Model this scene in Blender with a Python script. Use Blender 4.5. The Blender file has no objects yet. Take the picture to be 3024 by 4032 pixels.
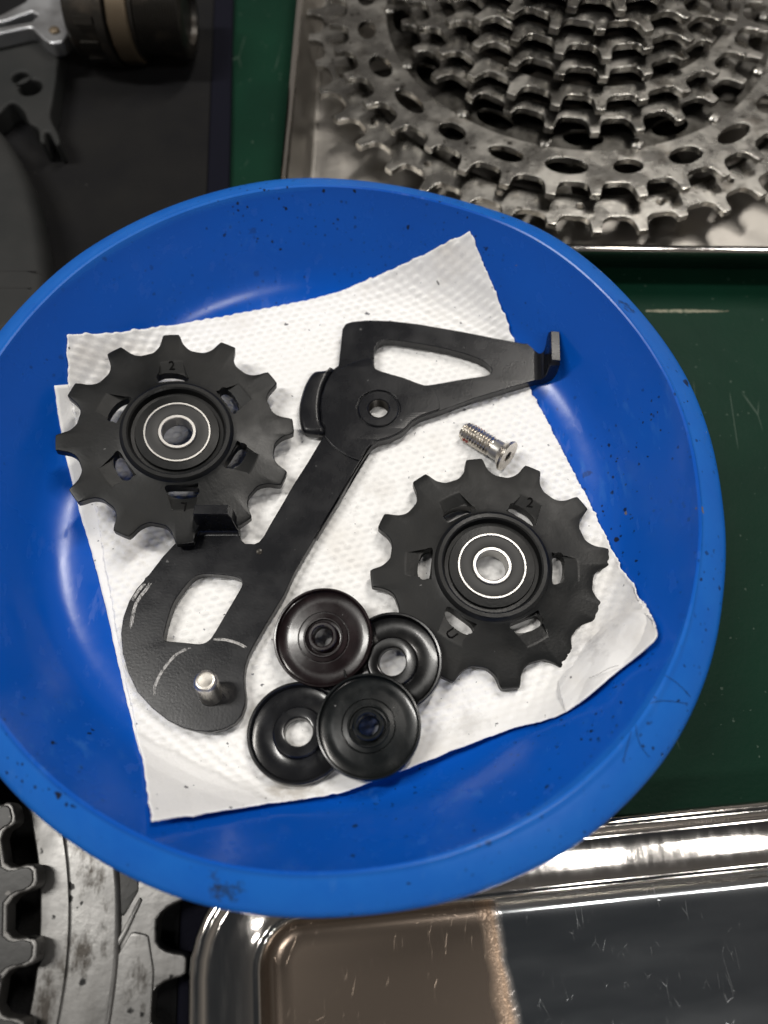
import bpy, bmesh, math, random
import numpy as np
from mathutils import Vector, Matrix, Euler

random.seed(7)
R = math.radians
S = 0.001                       # everything below is written in millimetres
scene = bpy.context.scene
COL = scene.collection

# ------------------------------------------------------------------ camera
PITCH, CAMZ, FPX = 24.0, 177.0, 3046.0
cam_d = bpy.data.cameras.new('camera')
cam = bpy.data.objects.new('camera', cam_d); COL.objects.link(cam)
cam.location = (0, 0, CAMZ * S)
cam.rotation_euler = (R(PITCH), 0, 0)
cam_d.sensor_fit = 'VERTICAL'; cam_d.sensor_height = 36.0; cam_d.sensor_width = 27.0
cam_d.lens = 36.0 * FPX / 4032.0
cam_d.clip_start = 0.005; cam_d.clip_end = 20
cam_d.dof.use_dof = True; cam_d.dof.focus_distance = 0.172; cam_d.dof.aperture_fstop = 10
scene.camera = cam

# ------------------------------------------------------------------ light: workshop ceiling lamps + dim room
world = bpy.data.worlds.new('World'); scene.world = world; world.use_nodes = True
wn = world.node_tree.nodes; wl = world.node_tree.links
bg = wn['Background']
tc = wn.new('ShaderNodeTexCoord'); sx = wn.new('ShaderNodeSeparateXYZ'); rp = wn.new('ShaderNodeValToRGB')
wl.new(tc.outputs['Generated'], sx.inputs[0]); wl.new(sx.outputs['Z'], rp.inputs['Fac']); wl.new(rp.outputs['Color'], bg.inputs['Color'])
rp.color_ramp.elements[0].position = 0.05; rp.color_ramp.elements[0].color = (.21, .19, .17, 1)
rp.color_ramp.elements[1].position = 0.95; rp.color_ramp.elements[1].color = (.027, .029, .032, 1)
bg.inputs['Strength'].default_value = 0.8

def area(name, loc, aim, sx_, sy_, power, col):
    d = bpy.data.lights.new(name, 'AREA'); d.shape = 'RECTANGLE'; d.size = sx_; d.size_y = sy_; d.energy = power; d.color = col
    o = bpy.data.objects.new(name, d); COL.objects.link(o); o.location = loc
    o.rotation_euler = (Vector(aim) - Vector(loc)).to_track_quat('-Z', 'Y').to_euler()
    return o
area('ceiling_lamp', (-.62, .14, 1.10), (0, .08, 0), .09, .50, 6.0, (1, .97, .92))
area('ceiling_lamp', (.36, .66, 1.20), (0, .08, 0), .10, .55, 6.0, (1, .95, .88))
area('ceiling_lamp', (.46, -.70, 1.30), (0, .08, 0), .07, .16, 1.7, (1, .97, .93))
area('ceiling_lamp', (.74, -.70, 1.30), (0, .08, 0), .07, .16, 1.7, (1, .97, .93))
scene.view_settings.view_transform = 'Standard'; scene.view_settings.look = 'None'
scene.view_settings.exposure = 0.56; scene.view_settings.gamma = 1.0
scene.view_settings.use_curve_mapping = False
scene.cycles.max_bounces = 6; scene.cycles.diffuse_bounces = 2; scene.cycles.glossy_bounces = 4
scene.cycles.caustics_reflective = False; scene.cycles.caustics_refractive = False

# ------------------------------------------------------------------ survey: photo point -> point of the bench at height z
KP = 3024 / 1659.0
_cp, _sp = math.cos(R(PITCH)), math.sin(R(PITCH))
def ray(x, y):
    u = (x * KP - 1512) / FPX; v = (2016 - y * KP) / FPX
    return u, _sp + v * _cp, -_cp + v * _sp
def at(x, y, z):
    a, b, c = ray(x, y); t = (z - CAMZ) / c
    return (a * t, b * t)

# ------------------------------------------------------------------ helpers
def tag(o, label, cat, group=None, kind=None):
    if label: o['label'] = label
    if cat: o['category'] = cat
    if group: o['group'] = group
    if kind: o['kind'] = kind
    return o
def thing(name, label, cat, loc=(0, 0, 0), rot=(0, 0, 0), group=None):
    o = bpy.data.objects.new(name, None); COL.objects.link(o)
    o.empty_display_size = .01
    o.location = [c * S for c in loc]; o.rotation_euler = rot
    return tag(o, label, cat, group)
def finish(me, m, smooth=35):
    me.materials.clear(); me.materials.append(m)
    if smooth:
        me.polygons.foreach_set('use_smooth', [True] * len(me.polygons))
        me.set_sharp_from_angle(angle=R(smooth))
    me.update()
def link(name, me, parent=None, loc=(0, 0, 0), rot=(0, 0, 0)):
    o = bpy.data.objects.new(name, me); COL.objects.link(o)
    o.parent = parent; o.location = [c * S for c in loc]; o.rotation_euler = rot
    return o
def mesh(name, vs, fs, m, parent=None, smooth=35, loc=(0, 0, 0), rot=(0, 0, 0)):
    me = bpy.data.meshes.new(name)
    me.from_pydata([(a * S, b * S, c * S) for a, b, c in vs], [], fs)
    me.validate()
    finish(me, m, smooth)
    return link(name, me, parent, loc, rot)
def lathe_geo(prof, n=72, closed=True, warp=None):
    vs, fs = [], []
    k = len(prof)
    for i in range(n):
        a = 2 * math.pi * i / n; ca, sa = math.cos(a), math.sin(a)
        for r, z in prof:
            q = r * (warp(a, r, z) if warp else 1)
            vs.append((q * ca, q * sa, z))
    for i in range(n):
        j = (i + 1) % n
        for q in range(k if closed else k - 1):
            p = (q + 1) % k
            fs.append((i * k + q, j * k + q, j * k + p, i * k + p))
    return vs, fs
def lathe(name, prof, m, parent=None, n=72, closed=True, smooth=35, loc=(0, 0, 0), rot=(0, 0, 0), warp=None):
    vs, fs = lathe_geo(prof, n, closed, warp)
    return mesh(name, vs, fs, m, parent, smooth, loc, rot)
def catmull(pts, n=6, closed=True):
    out = []; k = len(pts)
    rng = range(k) if closed else range(k - 1)
    for i in rng:
        g = (lambda j: pts[j % k]) if closed else (lambda j: pts[min(max(j, 0), k - 1)])
        p0, p1, p2, p3 = [np.array(g(i + d), float) for d in (-1, 0, 1, 2)]
        for s in range(n):
            t = s / n
            out.append(tuple(.5 * ((2 * p1) + (-p0 + p2) * t + (2 * p0 - 5 * p1 + 4 * p2 - p3) * t * t + (-p0 + 3 * p1 - 3 * p2 + p3) * t ** 3)))
    if not closed: out.append(tuple(float(c) for c in pts[-1]))
    return out
def fillet(pts, rad, n=5):
    out = []; k = len(pts)
    for i in range(k):
        p = np.array(pts[i], float)
        r = rad[i] if isinstance(rad, (list, tuple)) else rad
        a = np.array(pts[i - 1], float) - p; b = np.array(pts[(i + 1) % k], float) - p
        la, lb = np.linalg.norm(a), np.linalg.norm(b)
        a /= la; b /= lb
        ang = math.acos(max(-1, min(1, float(a @ b))))
        if r <= 0 or ang > 3.05: out.append(tuple(p)); continue
        d = min(r / math.tan(ang / 2), la * .45, lb * .45)
        p0, p2 = p + a * d, p + b * d
        for s in range(n + 1):
            t = s / n
            out.append(tuple((1 - t) ** 2 * p0 + 2 * t * (1 - t) * p + t * t * p2))
    return out
def circle(cx, cy, r, n=32, a0=0):
    return [(cx + r * math.cos(a0 + 2 * math.pi * i / n), cy + r * math.sin(a0 + 2 * math.pi * i / n)) for i in range(n)]
def plate_mesh(outline, holes, z0, z1, bev):
    """flat plate with real holes and rounded edges, z0..z1 (mm)"""
    cu = bpy.data.curves.new('tmp', 'CURVE'); cu.dimensions = '2D'; cu.fill_mode = 'BOTH'
    for ring in [outline] + list(holes):
        sp = cu.splines.new('POLY'); sp.points.add(len(ring) - 1); sp.use_cyclic_u = True
        for p, (x, y) in zip(sp.points, ring): p.co = (x * S, y * S, 0, 1)
    h = (z1 - z0) / 2 * S; b = bev * S
    cu.extrude = max(h - b, 1e-6); cu.bevel_depth = b; cu.bevel_resolution = 2; cu.offset = -b
    o = bpy.data.objects.new('tmp', cu); COL.objects.link(o)
    dg = bpy.context.evaluated_depsgraph_get()
    me = bpy.data.meshes.new_from_object(o.evaluated_get(dg))
    bpy.data.objects.remove(o); bpy.data.curves.remove(cu)
    bm = bmesh.new(); bm.from_mesh(me)
    bmesh.ops.remove_doubles(bm, verts=bm.verts, dist=1e-7)
    for v in bm.verts: v.co.z += (z0 + z1) / 2 * S
    bm.to_mesh(me); bm.free()
    return me
def plate(name, outline, holes, z0, z1, bev, m, parent=None, smooth=40, loc=(0, 0, 0), rot=(0, 0, 0)):
    me = plate_mesh(outline, holes, z0, z1, bev); me.name = name
    finish(me, m, smooth)
    return wnorm(link(name, me, parent, loc, rot))
def wnorm(o):
    w = o.modifiers.new('flat_faces', 'WEIGHTED_NORMAL'); w.keep_sharp = True; w.weight = 80
    return o
def tube(name, pts, r, m, parent=None, n=6, loc=(0, 0, 0)):
    vs, fs = [], []
    pts = [Vector(p) for p in pts]; k = len(pts)
    for i, p in enumerate(pts):
        d = (pts[min(i + 1, k - 1)] - pts[max(i - 1, 0)]).normalized()
        u = d.cross(Vector((0, 0, 1)));
        if u.length < 1e-4: u = d.cross(Vector((1, 0, 0)))
        u.normalize(); w = u.cross(d)
        rr = r(i / (k - 1)) if callable(r) else r
        for q in range(n):
            a = 2 * math.pi * q / n
            vs.append(tuple(p + (u * math.cos(a) + w * math.sin(a)) * rr))
    for i in range(k - 1):
        for q in range(n):
            fs.append((i * n + q, i * n + (q + 1) % n, (i + 1) * n + (q + 1) % n, (i + 1) * n + q))
    fs.append(tuple(range(n - 1, -1, -1))); fs.append(tuple((k - 1) * n + q for q in range(n)))
    return mesh(name, vs, fs, m, parent, 60, loc)

# ------------------------------------------------------------------ materials
class Mat:
    def __init__(s, name, col, rough=.5, metal=0, spec=.5, coat=0, coat_rough=.1):
        s.m = bpy.data.materials.new(name); s.m.use_nodes = True
        s.n = s.m.node_tree.nodes; s.l = s.m.node_tree.links; s.b = s.n['Principled BSDF']
        s.b.inputs['Base Color'].default_value = (*col, 1); s.b.inputs['Roughness'].default_value = rough
        s.b.inputs['Metallic'].default_value = metal; s.b.inputs['Specular IOR Level'].default_value = spec
        s.b.inputs['Coat Weight'].default_value = coat; s.b.inputs['Coat Roughness'].default_value = coat_rough
        s.tc = s.n.new('ShaderNodeTexCoord'); s.col = col; s.rough = rough
        s.csock = None; s.rsock = None; s.nsock = None
    def vec(s, scale=(1, 1, 1), rot=(0, 0, 0)):
        mp = s.n.new('ShaderNodeMapping'); mp.inputs['Scale'].default_value = scale; mp.inputs['Rotation'].default_value = rot
        s.l.new(s.tc.outputs['Object'], mp.inputs['Vector']); return mp.outputs[0]
    def noise(s, scale, detail=4, rough=.55, stretch=(1, 1, 1), rot=(0, 0, 0)):
        t = s.n.new('ShaderNodeTexNoise'); t.inputs['Scale'].default_value = scale; t.inputs['Detail'].default_value = detail
        t.inputs['Roughness'].default_value = rough
        s.l.new(s.vec(stretch, rot), t.inputs['Vector']); return t.outputs['Fac']
    def ramp(s, sock, lo, hi, a=0., b=1.):
        r = s.n.new('ShaderNodeMapRange'); r.inputs['From Min'].default_value = lo; r.inputs['From Max'].default_value = hi
        r.inputs['To Min'].default_value = a; r.inputs['To Max'].default_value = b
        s.l.new(sock, r.inputs['Value']); return r.outputs[0]
    def math(s, op, a, b):
        t = s.n.new('ShaderNodeMath'); t.operation = op
        for i, q in enumerate((a, b)):
            if isinstance(q, (int, float)): t.inputs[i].default_value = q
            else: s.l.new(q, t.inputs[i])
        return t.outputs[0]
    def mixcol(s, fac, col):
        x = s.n.new('ShaderNodeMix'); x.data_type = 'RGBA'
        if s.csock is None: x.inputs['A'].default_value = (*s.col, 1)
        else: s.l.new(s.csock, x.inputs['A'])
        x.inputs['B'].default_value = (*col, 1); s.l.new(fac, x.inputs['Factor'])
        s.csock = x.outputs['Result']; s.l.new(s.csock, s.b.inputs['Base Color']); return s
    def mixrough(s, fac, val):
        x = s.n.new('ShaderNodeMix'); x.data_type = 'FLOAT'
        if s.rsock is None: x.inputs['A'].default_value = s.rough
        else: s.l.new(s.rsock, x.inputs['A'])
        x.inputs['B'].default_value = val; s.l.new(fac, x.inputs['Factor'])
        s.rsock = x.outputs['Result']; s.l.new(s.rsock, s.b.inputs['Roughness']); return s
    def bump(s, sock, dist_mm, strength=1.0):
        b = s.n.new('ShaderNodeBump'); b.inputs['Distance'].default_value = dist_mm * S; b.inputs['Strength'].default_value = strength
        s.l.new(sock, b.inputs['Height'])
        if s.nsock is not None: s.l.new(s.nsock, b.inputs['Normal'])
        s.nsock = b.outputs[0]; s.l.new(s.nsock, s.b.inputs['Normal']); return s
    def bevel(s, mm, samples=4):
        b = s.n.new('ShaderNodeBevel'); b.inputs['Radius'].default_value = mm * S; b.samples = samples
        s.nsock = b.outputs[0]; s.l.new(s.nsock, s.b.inputs['Normal']); return s
    def specks(s, scale, size, power=5.0, stretch=(1, 1, 1)):
        """scattered little marks of random size: 1 inside a mark"""
        v = s.n.new('ShaderNodeTexVoronoi'); v.inputs['Scale'].default_value = scale
        nz = s.n.new('ShaderNodeTexNoise'); nz.inputs['Scale'].default_value = scale * 2.2; nz.inputs['Detail'].default_value = 3
        mx = s.n.new('ShaderNodeVectorMath'); mx.operation = 'MULTIPLY_ADD'
        base = s.vec(stretch)
        s.l.new(base, nz.inputs['Vector'])
        mx.inputs[1].default_value = (.55 / scale,) * 3
        s.l.new(nz.outputs['Color'], mx.inputs[0]); s.l.new(base, mx.inputs[2]); s.l.new(mx.outputs[0], v.inputs['Vector'])
        sp = s.n.new('ShaderNodeSeparateColor'); s.l.new(v.outputs['Color'], sp.inputs[0])
        rad = s.math('MULTIPLY', s.math('POWER', sp.outputs[0], power), size)
        d = s.math('SUBTRACT', rad, v.outputs['Distance'])
        return s.ramp(d, 0, size * .25)
    def scratches(s, scale, thin=.03, rot=0, stretch=14):
        """fine hairline scratches"""
        v = s.n.new('ShaderNodeTexVoronoi'); v.feature = 'DISTANCE_TO_EDGE'; v.inputs['Scale'].default_value = scale
        s.l.new(s.vec((1, 1. / stretch, 1), (0, 0, rot)), v.inputs['Vector'])
        ln = s.ramp(v.outputs['Distance'], thin, 0)
        gate = s.ramp(s.noise(scale * .35, 2, .5, rot=(0, 0, rot + .7)), .60, .66)
        return s.math('MULTIPLY', ln, gate)

# bench, mat
M = {}
g = Mat('green_vinyl', (.0036, .0290, .0155), .50, spec=.10)
g.mixcol(g.ramp(g.noise(18, 6), .35, .75), (.0022, .0165, .0095)).mixcol(g.specks(700, .26, 6), (.05, .08, .06)).mixcol(g.scratches(110, .02, .9, 5), (.055, .085, .065))
g.mixrough(g.ramp(g.noise(60, 5), .3, .7), .52).bump(g.noise(900, 3), .10, .5).bump(g.noise(45, 3), .8, .35)
M['green'] = g.m
g = Mat('worn_vinyl', (.30, .29, .21), .6); g.mixcol(g.ramp(g.noise(900, 3), .5, .7), (.05, .09, .05)); M['worn_vinyl'] = g.m
g = Mat('black_cloth', (.0065, .0065, .0075), .9, spec=.15)
g.mixcol(g.ramp(g.noise(35, 6), .35, .75), (.0125, .012, .0115)).mixcol(g.specks(300, .15, 6), (.05, .048, .045))
g.bump(g.noise(1500, 4), .25, .8)
M['mat'] = g.m
g = Mat('navy_binding', (.0032, .0034, .0085), .8, spec=.12); g.bump(g.noise(1200, 3), .2, .7); M['binding'] = g.m
# blue plastic
g = Mat('blue_plastic', (.0022, .080, .44), .16, spec=.42)
g.mixcol(g.ramp(g.noise(22, 5), .45, .8), (.003, .090, .47))
# the rim is rubbed paler and duller than the inside
rr_ = g.n.new('ShaderNodeVectorMath'); rr_.operation = 'LENGTH'
fl_ = g.n.new('ShaderNodeVectorMath'); fl_.operation = 'MULTIPLY'; fl_.inputs[1].default_value = (1, 1, 0)
g.l.new(g.tc.outputs['Object'], fl_.inputs[0]); g.l.new(fl_.outputs[0], rr_.inputs[0])
RIMR = g.ramp(rr_.outputs['Value'], .0755, .0768); RIMF = g.math('MULTIPLY', RIMR, g.ramp(g.noise(90, 4, .65), .25, .60, .55, 1.0))
g.mixcol(RIMF, (.008, .130, .53)).mixrough(RIMF, .34)
cl_ = g.ramp(g.noise(24, 3, .6), .50, .66)
g.mixcol(g.math('MULTIPLY', g.specks(900, .42, 4), cl_), (.003, .010, .045)).mixcol(g.math('MULTIPLY', g.specks(520, .30, 6), g.ramp(g.noise(17, 3, .6), .44, .60)), (.004, .010, .035)).mixcol(g.math('MULTIPLY', g.specks(210, .24, 5), cl_), (.008, .012, .03)).mixcol(g.specks(100, .09, 8), (.16, .13, .10))
g.mixcol(g.math('MULTIPLY', g.ramp(g.noise(30, 4, .6), .52, .68), g.ramp(g.noise(420, 3, .6, (1, .25, 1), (0, 0, .8)), .56, .72, 0, .55)), (.035, .16, .52))
g.mixrough(g.ramp(g.noise(40, 4, .6), .38, .72), .34).mixrough(g.ramp(g.noise(300, 3, .6, (1, .3, 1), (0, 0, .8)), .60, .72), .48)
g.bump(g.noise(260, 3), .07, .35).bump(g.noise(28, 2), .7, .25)
BLUE = g; M['blue'] = g.m
# paper towel
g = Mat('paper_towel', (.89, .885, .875), .95, spec=.1)
g.mixcol(g.specks(330, .20, 5), (.14, .14, .15)).mixcol(g.specks(800, .22, 7), (.30, .31, .33)).mixcol(g.specks(160, .10, 8), (.02, .02, .02))
g.mixcol(g.ramp(g.noise(45, 4), .56, .80, 0, .6), (.66, .61, .54)).mixcol(g.ramp(g.noise(260, 4, .7), .64, .80, 0, .5), (.40, .39, .38))
g.bump(g.noise(1500, 4, .7), .14, .6)
PAPER = g; M['paper'] = g.m
# cage
g = Mat('black_paint', (.0050, .0054, .0072), .25, spec=.38)
g.mixcol(g.ramp(g.noise(90, 5), .5, .8), (.0095, .0098, .0115)).mixcol(g.specks(500, .14, 8), (.10, .10, .10))
g.mixrough(g.ramp(g.noise(120, 4), .4, .75), .38).bump(g.noise(1900, 3), .03, .6)
M['cage'] = g.m
g = Mat('bare_scratched_metal', (.46, .45, .44), .6, .5)
g.mixcol(g.ramp(g.noise(1100, 4, .7), .52, .64), (.05, .05, .05)); M['scratch'] = g.m
g = Mat('nylon', (.0048, .0054, .0058), .33, spec=.26)
g.mixcol(g.ramp(g.noise(70, 5), .4, .75), (.0105, .0103, .0096)).mixcol(g.specks(450, .10, 8), (.15, .15, .15))
g.mixrough(g.ramp(g.noise(60, 4), .4, .7), .55).bump(g.noise(1500, 4), .05, .5).bump(g.noise(90, 3), .25, .3)
M['nylon'] = g.m
g = Mat('engraved_mark', (.003, .003, .003), .8, spec=.1); M['engrave'] = g.m
g = Mat('polished_ring', (.50, .487, .465), .40, 1); g.mixrough(g.ramp(g.noise(900, 3), .4, .7), .36); M['race'] = g.m
g = Mat('rubber_seal', (.012, .012, .012), .5); g.bump(g.noise(2500, 2), .02, .5); M['seal'] = g.m
def cap_mat(name, col, coat=.6):
    g = Mat(name, tuple(c * .75 for c in col), .20, 0, .36, coat, .08)
    g.mixrough(g.ramp(g.noise(200, 4), .4, .75), .32)
    g.mixcol(g.specks(600, .12, 8), (.12, .12, .12)).mixcol(g.ramp(g.noise(130, 4), .55, .8), tuple(c * 1.9 for c in col))
    g.bump(g.noise(900, 3), .02, .4)
    return g.m
M['cap_red'] = cap_mat('plum_black_anodised', (.0085, .0034, .0042), .20); M['cap_a'] = cap_mat('deep_black_anodised', (.0030, .0029, .0032), .18)  # first cap's plum tint is a red reflection painted into its colour
M['cap_b'] = cap_mat('charcoal_anodised', (.0085, .0090, .0110), .18); M['cap_c'] = cap_mat('greenish_black_anodised', (.0050, .0066, .0072), .22)
g = Mat('plated_steel', (.60, .56, .50), .24, 1)
g.mixrough(g.ramp(g.noise(700, 4), .4, .7), .4).mixcol(g.ramp(g.noise(500, 4), .58, .8), (.26, .23, .19)); M['bolt'] = g.m
g = Mat('plain_steel_pin', (.62, .59, .54), .3, 1); g.mixrough(g.ramp(g.noise(400, 3), .4, .7), .42); M['pin'] = g.m
g = Mat('red_thread_lock', (.32, .045, .03), .6); M['red'] = g.m
# steel trays
g = Mat('polished_steel', (.58, .555, .52), .075, 1)
g.mixrough(g.ramp(g.noise(500, 4, .65, (1, .12, 1), (0, 0, .9)), .42, .75), .15)
g.bump(g.noise(1300, 3, .6, (1, .2, 1), (0, 0, .9)), .012, .5).bump(g.noise(120, 2), .05, .2)
M['tray_rim'] = g.m
g = Mat('mirror_steel', (.50, .52, .53), .12, 1)
sc_ = g.math('MAXIMUM', g.math('MAXIMUM', g.scratches(420, .012, .5, 4), g.scratches(330, .012, -1.0, 3)), g.scratches(500, .014, 1.9, 3))
g.mixrough(g.ramp(g.noise(50, 3, .6, (.5, 2, 1)), .35, .7), .17).mixrough(sc_, .32)
g.bump(sc_, .02, .6)
FLOOR = g; M['tray_floor'] = g.m
g = Mat('dried_oil_film', (.155, .120, .094), .30, .6, .5)  # brown of the reflected surroundings put into the colour
g.mixcol(g.ramp(g.noise(40, 4), .4, .8), (.115, .093, .075)).mixcol(g.scratches(60, .012, .6, 7), (.5, .47, .42)).bump(g.noise(250, 4, .6), .05, .5)
M['film'] = g.m
g = Mat('film_edge', (.24, .155, .10), .40, .3, .5); g.bump(g.specks(500, .35, 3), .25, 1).bump(g.noise(400, 3), .15, .8); M['film_edge'] = g.m  # tan border of the painted reflection
g = Mat('dull_steel', (.50, .475, .44), .34, 1)
g.mixrough(g.ramp(g.noise(90, 4), .4, .7), .5).mixcol(g.ramp(g.noise(30, 5), .5, .8), (.36, .33, .29)).bump(g.noise(220, 3), .1, .3)
M['tray_dull'] = g.m
# sprockets, chainrings
g = Mat('worn_sprocket_steel', (.38, .368, .343), .22, 1)
g.mixcol(g.ramp(g.noise(90, 5, .65), .54, .70), (.19, .175, .155)).mixcol(g.ramp(g.noise(300, 5, .65), .60, .68), (.04, .034, .027))
g.mixrough(g.ramp(g.noise(120, 4), .4, .7), .42).bump(g.noise(420, 4), .14, .6)
M['sprocket'] = g.m
g = Mat('grimy_web_steel', (.13, .125, .115), .34, 1)  # colour darkened for the shade between sprockets, plus grime blotches
g.mixcol(g.ramp(g.noise(120, 5, .65), .45, .65), (.03, .027, .022)).bump(g.noise(500, 4), .08, .5)
M['web_steel'] = g.m
g = Mat('dirty_alloy', (.185, .182, .177), .34, .9)
g.mixcol(g.ramp(g.noise(60, 5, .62, (1, .22, 1), (0, 0, -.15)), .42, .66), (.085, .082, .078)).mixcol(g.ramp(g.noise(110, 6, .7, (1, .5, 1)), .54, .64), (.04, .036, .032)).mixcol(g.specks(420, .45, 3), (.015, .015, .015))
g.mixrough(g.ramp(g.noise(50, 4), .4, .7), .62).bump(g.noise(600, 5), .08, .5)
M['alloy'] = g.m
g = Mat('oily_dark_alloy', (.018, .0178, .017), .42, .3)
g.mixcol(g.ramp(g.noise(60, 6, .7), .5, .72), (.009, .0085, .008)).mixcol(g.specks(500, .25, 5), (.09, .085, .08)).bump(g.noise(500, 4), .1, .5)
M['dark_alloy'] = g.m
g = Mat('grey_anodised', (.018, .0192, .0192), .6, .1, .25); g.mixcol(g.ramp(g.noise(50, 5), .4, .75), (.028, .028, .0275)).bump(g.noise(600, 3), .06, .4); M['crank'] = g.m
g = Mat('bright_alloy', (.55, .56, .58), .32, 1); g.mixrough(g.ramp(g.noise(80, 4), .4, .7), .5); M['bright'] = g.m
g = Mat('brass_brown', (.13, .10, .066), .5, .6); g.mixcol(g.ramp(g.noise(120, 5), .45, .7), (.12, .09, .06)); M['brass'] = g.m
g = Mat('greasy_black_steel', (.035, .032, .028), .35, .6); g.mixcol(g.ramp(g.noise(150, 5), .5, .75), (.09, .075, .06)).bump(g.noise(700, 4), .1, .6); M['greasy'] = g.m  # grease on the parts; on the sprocket webs a painted gap shade
g = Mat('dark_print', (.008, .008, .008), .5); M['print'] = g.m
g = Mat('black_hair', (.010, .009, .009), .5); M['hair'] = g.m

# ================================================================== SETTING
def sheet(name, x0, x1, y0, y1, z, n, hf, m):
    vs, fs = [], []
    for j in range(n + 1):
        for i in range(n + 1):
            x = x0 + (x1 - x0) * i / n; y = y0 + (y1 - y0) * j / n
            vs.append((x, y, z + (hf(x, y) if hf else 0)))
    for j in range(n):
        for i in range(n):
            a = j * (n + 1) + i; fs.append((a, a + 1, a + n + 2, a + n + 1))
    return mesh(name, vs, fs, m)
bench = sheet('workbench_top', -700, 700, -600, 1000, 0, 20, None, M['green']); bench['kind'] = 'structure'
wa, wb = at(1395, 671, .1), at(1575, 672, .1)
wvs, wfs = [], []
for k in range(61):
    t_ = k / 60; h_ = .55 * math.sin(math.pi * min(1, .12 + t_ * .88)) ** .5 * random.uniform(.75, 1.1)
    x_ = wa[0] + (wb[0] - wa[0]) * t_; y_ = wa[1] + (wb[1] - wa[1]) * t_ + random.uniform(-.06, .06)
    wvs += [(x_, y_ - h_, .02), (x_, y_, .32), (x_, y_ + h_, .02)]
    if k: b_ = 3 * k; wfs += [(b_ - 3, b_, b_ + 1, b_ - 2), (b_ - 2, b_ + 1, b_ + 2, b_ - 1)]
mesh('worn_ridge', wvs, wfs, M['worn_vinyl'], bench)  # low ridge strip in a paler tan than the bench

# black cloth mat on the left half of the bench
mt = thing('cloth_mat', 'black cloth mat with navy bound edge lying under the bowl on the left', 'mat', (0, 0, .05))
e0, e1 = at(505, 0, 1.5), at(497, 380, 1.5)
dx = (e1[0] - e0[0]) / (e1[1] - e0[1])
def ex(y): return e1[0] + dx * (y - e1[1])
plate('cloth', [(-500, 600), (-500, -300), (ex(-300) - 7, -300), (ex(600) - 7, 600)], [], 0, 1.5, .5, M['mat'], mt)
plate('border', fillet([(ex(600) - 6.9, 600), (ex(-300) - 6.9, -300), (ex(-300), -300), (ex(600), 600)], 1.0), [], 0, 2.0, .8, M['binding'], mt)

# ================================================================== TRAYS
def rrect(w, h, r, n=9):
    pts = []
    for cx, cy, a0 in ((w - r, -r, 90), (r, -r, 180), (r, -h + r, 270), (w - r, -h + r, 0)):
        pass
    for cx, cy, a0 in ((w - r, -r, 90), (r, -r, 180), (r, -(h - r), 270 - 0), (w - r, -(h - r), 360)):
        for s in range(n + 1):
            a = R(a0 - 90 + 90 * s / n) if False else None
    # counter clockwise from the right end of the far side: far-left corner, near-left, near-right, far-right
    def arc(cx, cy, a0, a1):
        return [(cx + r * math.cos(R(a0 + (a1 - a0) * s / n)), cy + r * math.sin(R(a0 + (a1 - a0) * s / n))) for s in range(n + 1)]
    return arc(r, -r, 90, 180) + arc(r, -h + r, 180, 270) + arc(w - r, -h + r, 270, 360) + arc(w - r, -r, 0, 90)
def tray_part(name, w, h, rc, prof, m, parent, cap=None):
    vs, fs = [], []; k = None
    for d, z in prof:
        ring = [(x + d, y - d, z) for x, y in rrect(w - 2 * d, h - 2 * d, max(rc - d, 1.2))]
        k = len(ring); vs += ring
    for q in range(len(prof) - 1):
        for i in range(k):
            j = (i + 1) % k
            fs.append((q * k + i, q * k + j, (q + 1) * k + j, (q + 1) * k + i))
    if cap == 'last': fs.append(tuple((len(prof) - 1) * k + i for i in range(k)))
    if cap == 'first': fs.append(tuple(range(k - 1, -1, -1)))
    return mesh(name, vs, fs, m, parent, 50)
# near tray, lower right
c0 = (-38.2, -0.2)
t1 = thing('steel_tray', 'shiny empty stainless steel tray with broad rolled rim at lower right', 'tray', (c0[0], c0[1], .05), (0, 0, R(5.3)))
tray_part('rim', 250, 190, 21, [(2.2, 9.0), (1.2, 9.2), (.4, 9.9), (.1, 10.8), (.5, 11.7), (1.4, 12.2), (2.3, 12.0), (3.0, 11.3), (3.4, 10.8), (4.2, 10.75)], M['tray_rim'], t1)
tray_part('wall', 250, 190, 21, [(4.2, 10.75), (4.8, 10.7), (6.8, 10.2), (9.0, 9.58), (10.6, 9.1), (11.4, 8.7), (11.9, 8.45), (12.2, 8.55), (12.6, 8.5), (13.0, 7.9), (13.4, 5.0), (14.0, 2.6), (14.5, 1.9)], M['tray_rim'], t1)
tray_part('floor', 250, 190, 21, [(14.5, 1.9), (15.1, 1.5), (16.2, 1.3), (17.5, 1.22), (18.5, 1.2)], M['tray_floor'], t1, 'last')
tray_part('underside', 250, 190, 21, [(17.2, 0), (14.2, .4), (12.4, 4.4), (11.6, 7.9), (4.2, 10.0), (2.2, 9.0)], M['tray_dull'], t1, 'first')
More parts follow.
